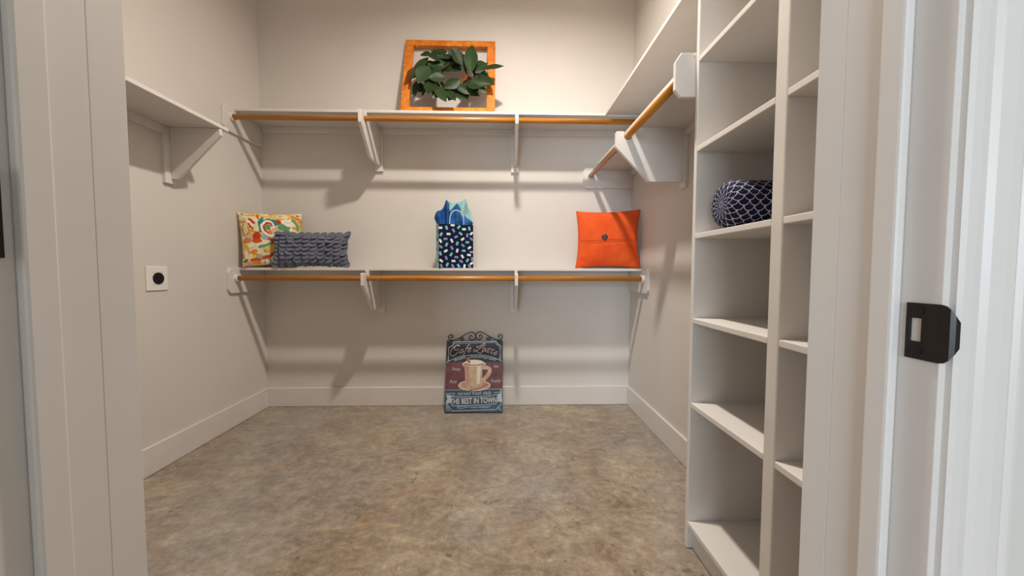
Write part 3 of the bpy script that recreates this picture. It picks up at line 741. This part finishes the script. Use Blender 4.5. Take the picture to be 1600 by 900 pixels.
GL = [[(385, 470), (340, 500), (295, 490), (285, 440), (320, 400), (370, 385), (402, 410), (395, 385), (340, 380), (270, 430), (215, 500), (190, 570), (205, 625), (250, 640), (310, 610), (385, 535)],
      [(480, 490), (450, 485), (415, 530), (410, 570), (430, 575), (470, 530), (497, 478), (475, 540), (485, 555), (515, 530)],
      [(645, 390), (625, 368), (590, 410), (560, 480), (530, 560), (505, 605), (480, 612)], [(540, 468), (622, 450)],
      [(600, 522), (650, 490), (676, 450), (650, 438), (615, 480), (600, 530), (622, 552), (675, 515)],
      [(830, 400), (808, 422), (832, 442), (900, 400), (968, 345), (1000, 345), (990, 382), (930, 430), (860, 480), (800, 520), (760, 545), (735, 530), (742, 498), (772, 495), (812, 530), (860, 570), (902, 580), (950, 530)],
      [(1010, 460), (975, 455), (945, 500), (940, 535), (965, 537), (1000, 495), (1026, 453), (1005, 520), (1020, 537), (1050, 500)],
      [(1118, 448), (1082, 500), (1056, 550), (1075, 562), (1110, 530)], [(1058, 474), (1152, 478)],
      [(1204, 468), (1166, 530), (1136, 580), (1160, 592), (1195, 560)], [(1140, 503), (1238, 500)],
      [(1215, 592), (1260, 572), (1292, 545), (1270, 534), (1230, 565), (1210, 600), (1235, 622), (1298, 590)]]
mk('script_lettering', *join(*[ribbon(path(g, SU, SV1), .0046) for g in GL]), PINK, SG, local=True)
LN = [[(240, 330), (270, 300), (1265, 290), (1290, 340), (1340, 385), (1375, 395), (1372, 740)], [(265, 335), (250, 375), (210, 415), (150, 430), (148, 770)]]
bl_ = [ribbon(path(g, SU, SV1, 1), .0052) for g in LN]
bl_ += [ribbon(path([(268, 345), (1240, 320), (1270, 365), (1338, 410), (1340, 735)], SU, SV1, 1), .0025), ribbon(path([(105, 795), (260, 720), (420, 660), (600, 630), (800, 618), (960, 625), (1120, 655), (1260, 705), (1405, 775)], SU, SV1), .0042)]
bl_ += [ribbon([(-SW/2, .305*SH), (SW/2, .318*SH)], .003)]
L3 = [[(130, 495), (135, 600), (200, 600), (235, 640), (255, 690), (1340, 665), (1375, 655), (1385, 620), (1480, 545), (1478, 470)], [(240, 345), (300, 348), (800, 350), (1200, 330), (1380, 295)], [(240, 545), (300, 570), (700, 560), (1100, 548), (1370, 520)], [(110, 270), (330, 262), (325, 315), (245, 318)],
      [(1300, 270), (1310, 250), (1490, 235)], [(1460, 170), (1462, 235)], [(1488, 170), (1490, 235)], [(160, 500), (168, 570), (200, 585)]]
bl_ += [ribbon(path(g, SU3, SV3, 1), .0042) for g in L3]
L4 = [[(450, 600), (425, 585), (400, 605), (440, 630), (560, 625), (640, 600), (760, 605), (900, 600), (1000, 615), (1150, 605), (1210, 580), (1180, 565)], [(440, 585), (600, 590), (800, 612), (1000, 590), (1170, 590)]]
bl_ += [ribbon(path(g, SU3, SV3), .003) for g in L4]
for cx, cy, q in ((165, 650, 0), (1440, 650, 0)):
    bl_ += [ribbon(path([(cx-35, cy+20), (cx-30, cy-20), (cx, cy-30), (cx+15, cy), (cx-5, cy+15), (cx-15, cy)], SU3, SV3), .0025), ribbon(path([(cx+5, cy+40), (cx+40, cy+30), (cx+30, cy)], SU3, SV3), .0025)]
mk('border_lines', *join(*bl_), PALE, SG, local=True)
mk('scroll_ends', *join(polyf([(115, 300), (240, 300), (240, 500), (110, 500), (150, 400)][::-1], SU3, SV3, -.0004), polyf([(1378, 300), (1500, 240), (1490, 330), (1505, 470), (1385, 478)][::-1], SU3, SV3, -.0004)), PALE, SG, local=True)
DK = plain('corner_dark', '#10171f', .5, var=.1)
mk('corner_print', *join(polyf([(105, 268), (235, 268), (245, 330), (215, 390), (105, 420)][::-1], SU, SV1, -.0003), polyf([(1285, 268), (1410, 268), (1410, 400), (1340, 375), (1300, 330)][::-1], SU, SV1, -.0003)), DK, SG, local=True)
# mug
y0 = -.0005
lay = []
def add(d, m_):
    global y0
    y0 -= .00012; lay.append(([(a, y0, c) for a, _, c in d[0]], d[1], m_))
add(ell(765, 665, 372, 130, SU, SV2, 0), FOAM); add(ell(765, 662, 355, 118, SU, SV2, 0), MUG); add(ell(770, 640, 295, 95, SU, SV2, 0), SAUC)
add(ribbon(path([(955, 250), (1060, 250), (1120, 300), (1090, 400), (1010, 500), (945, 560)], SU, SV2), .026), PINK)
add(ribbon(path([(955, 250), (1060, 250), (1120, 300), (1090, 400), (1010, 500), (945, 560)], SU, SV2), .020), MUG)
add(polyf([(520, 130), (545, 280), (560, 480), (570, 650), (650, 695), (780, 705), (900, 685), (935, 640), (935, 480), (945, 300), (985, 130)], SU, SV2, 0), MUG)
add(polyf([(530, 200), (555, 300), (572, 480), (580, 645), (620, 680), (640, 480), (630, 220)], SU, SV2, 0), SAUC)
add(polyf([(820, 210), (815, 640), (890, 630), (915, 220)], SU, SV2, 0), MUGL)
add(ell(750, 150, 262, 62, SU, SV2, 0), FOAM); add(ell(750, 160, 235, 40, SU, SV2, 0), MUGD); add(ell(755, 118, 215, 58, SU, SV2, 0), FOAM)
add(ribbon(path([(590, 0), (650, 135)], SU, SV2, 1), .020), STICK); add(ribbon(path([(612, 0), (668, 130)], SU, SV2, 1), .0025), PINK)
for g, w_ in (([(485, 150), (500, 200), (520, 215)], .004), ([(1015, 140), (1010, 190), (980, 215)], .004), ([(520, 200), (548, 320), (560, 480), (568, 655), (640, 690)], .0032), ([(938, 300), (935, 480), (930, 650)], .0032),
              ([(620, 700), (760, 740), (1060, 640)], .004)):
    add(ribbon(path(g, SU, SV2), w_), PINK if w_ < .0039 else FOAM)
add(ribbon(path([(655, 780), (860, 730), (1075, 640)], SU, SV2), .008), STICK)
mats = []; V, Fc, mi = [], [], []
for vv2, ff, mm in lay:
    if mm not in mats: mats.append(mm)
    k = len(V); V += vv2; Fc += [[i+k for i in q] for q in ff]; mi += [mats.index(mm)]*len(ff)
mk('mug_print', V, Fc, mats, SG, midx=mi, local=True)
def text(body, size, shear=0, bold=0):
    cu = bpy.data.curves.new('t', 'FONT'); cu.body = body; cu.size = size; cu.shear = shear; cu.offset = bold; cu.align_x = 'CENTER'; cu.resolution_u = 3
    o = bpy.data.objects.new('t', cu); col.objects.link(o)
    me = bpy.data.meshes.new_from_object(o.evaluated_get(bpy.context.evaluated_depsgraph_get()))
    d = [v.co.copy() for v in me.vertices], [list(p.vertices) for p in me.polygons]
    bpy.data.objects.remove(o); bpy.data.curves.remove(cu); bpy.data.meshes.remove(me); return d
def put(d, x, z, rot=0, sx=1, y=-.0007):
    c, s = math.cos(rot), math.sin(rot)
    return [(x+c*v.x*sx-s*v.y, y, z+s*v.x*sx+c*v.y) for v in d[0]], d[1]
mk('slogan_lettering', *put(text('THE BEST IN TOWN', .056, 0, .0008), SU3(800), SV3(512), R(1.6), .675), INK, SG, local=True)
mk('script_line', *put(text('served fresh daily', .036, .35), SU3(810), SV3(300), R(1), .98), PALE, SG, local=True)
sw = [put(text(wd, .034, .3), SU(x), SV2(y), R(r_), s_, -.0007) for wd, x, y, r_, s_ in (('Savory', 335, 310, -5, .72), ('hot', 1262, 250, 0, .8), ('Pure', 272, 610, 0, .8), ('Frothy', 1262, 595, 4, .78))]
mk('small_lettering', *join(*sw), PALE, SG, local=True)
aw = []
for wd, x, y, r_ in (('double', 415, 735, 16), ('shot', 735, 688, 1), ('of', 868, 688, -3), ('espresso', 1085, 722, -13)):
    aw.append(put(text(wd, .034, .3), SU(x), SV1(y), R(r_), .95))
mk('arched_lettering', *join(*aw), PALE, SG, local=True)
# wrought scroll on top
SC = [[(205, 185), (178, 185), (172, 160), (200, 148), (235, 165), (235, 195), (205, 150), (185, 128)][:0] or
      [(180, 178), (200, 195), (232, 185), (235, 145), (195, 122), (145, 145), (132, 195), (165, 245), (240, 262), (330, 235), (440, 175), (560, 100), (660, 62), (740, 85), (775, 150), (755, 215), (700, 252), (640, 230), (620, 180), (650, 140), (690, 155), (690, 190)],
      [(405, 190), (415, 240), (455, 262), (488, 240), (480, 200), (450, 198), (452, 235)],
      [(1355, 185), (1330, 190), (1310, 160), (1335, 125), (1385, 128), (1408, 170), (1385, 235), (1320, 255), (1240, 240), (1120, 180), (1000, 105), (890, 50), (810, 75), (775, 150), (795, 215), (850, 245), (910, 215), (930, 165), (900, 125), (865, 135), (862, 185)],
      [(1125, 190), (1115, 240), (1075, 258), (1042, 235), (1050, 198), (1085, 198), (1078, 230)]]
ds = [tube_data([(p[0], .010, p[1]) for p in path(g, SU, SV1, 4)], .0031, 6) for g in SC]
mk('iron_scroll', *join(*ds), M['iron'], SG, True, local=True)['label'] = 'black wrought iron scrollwork'
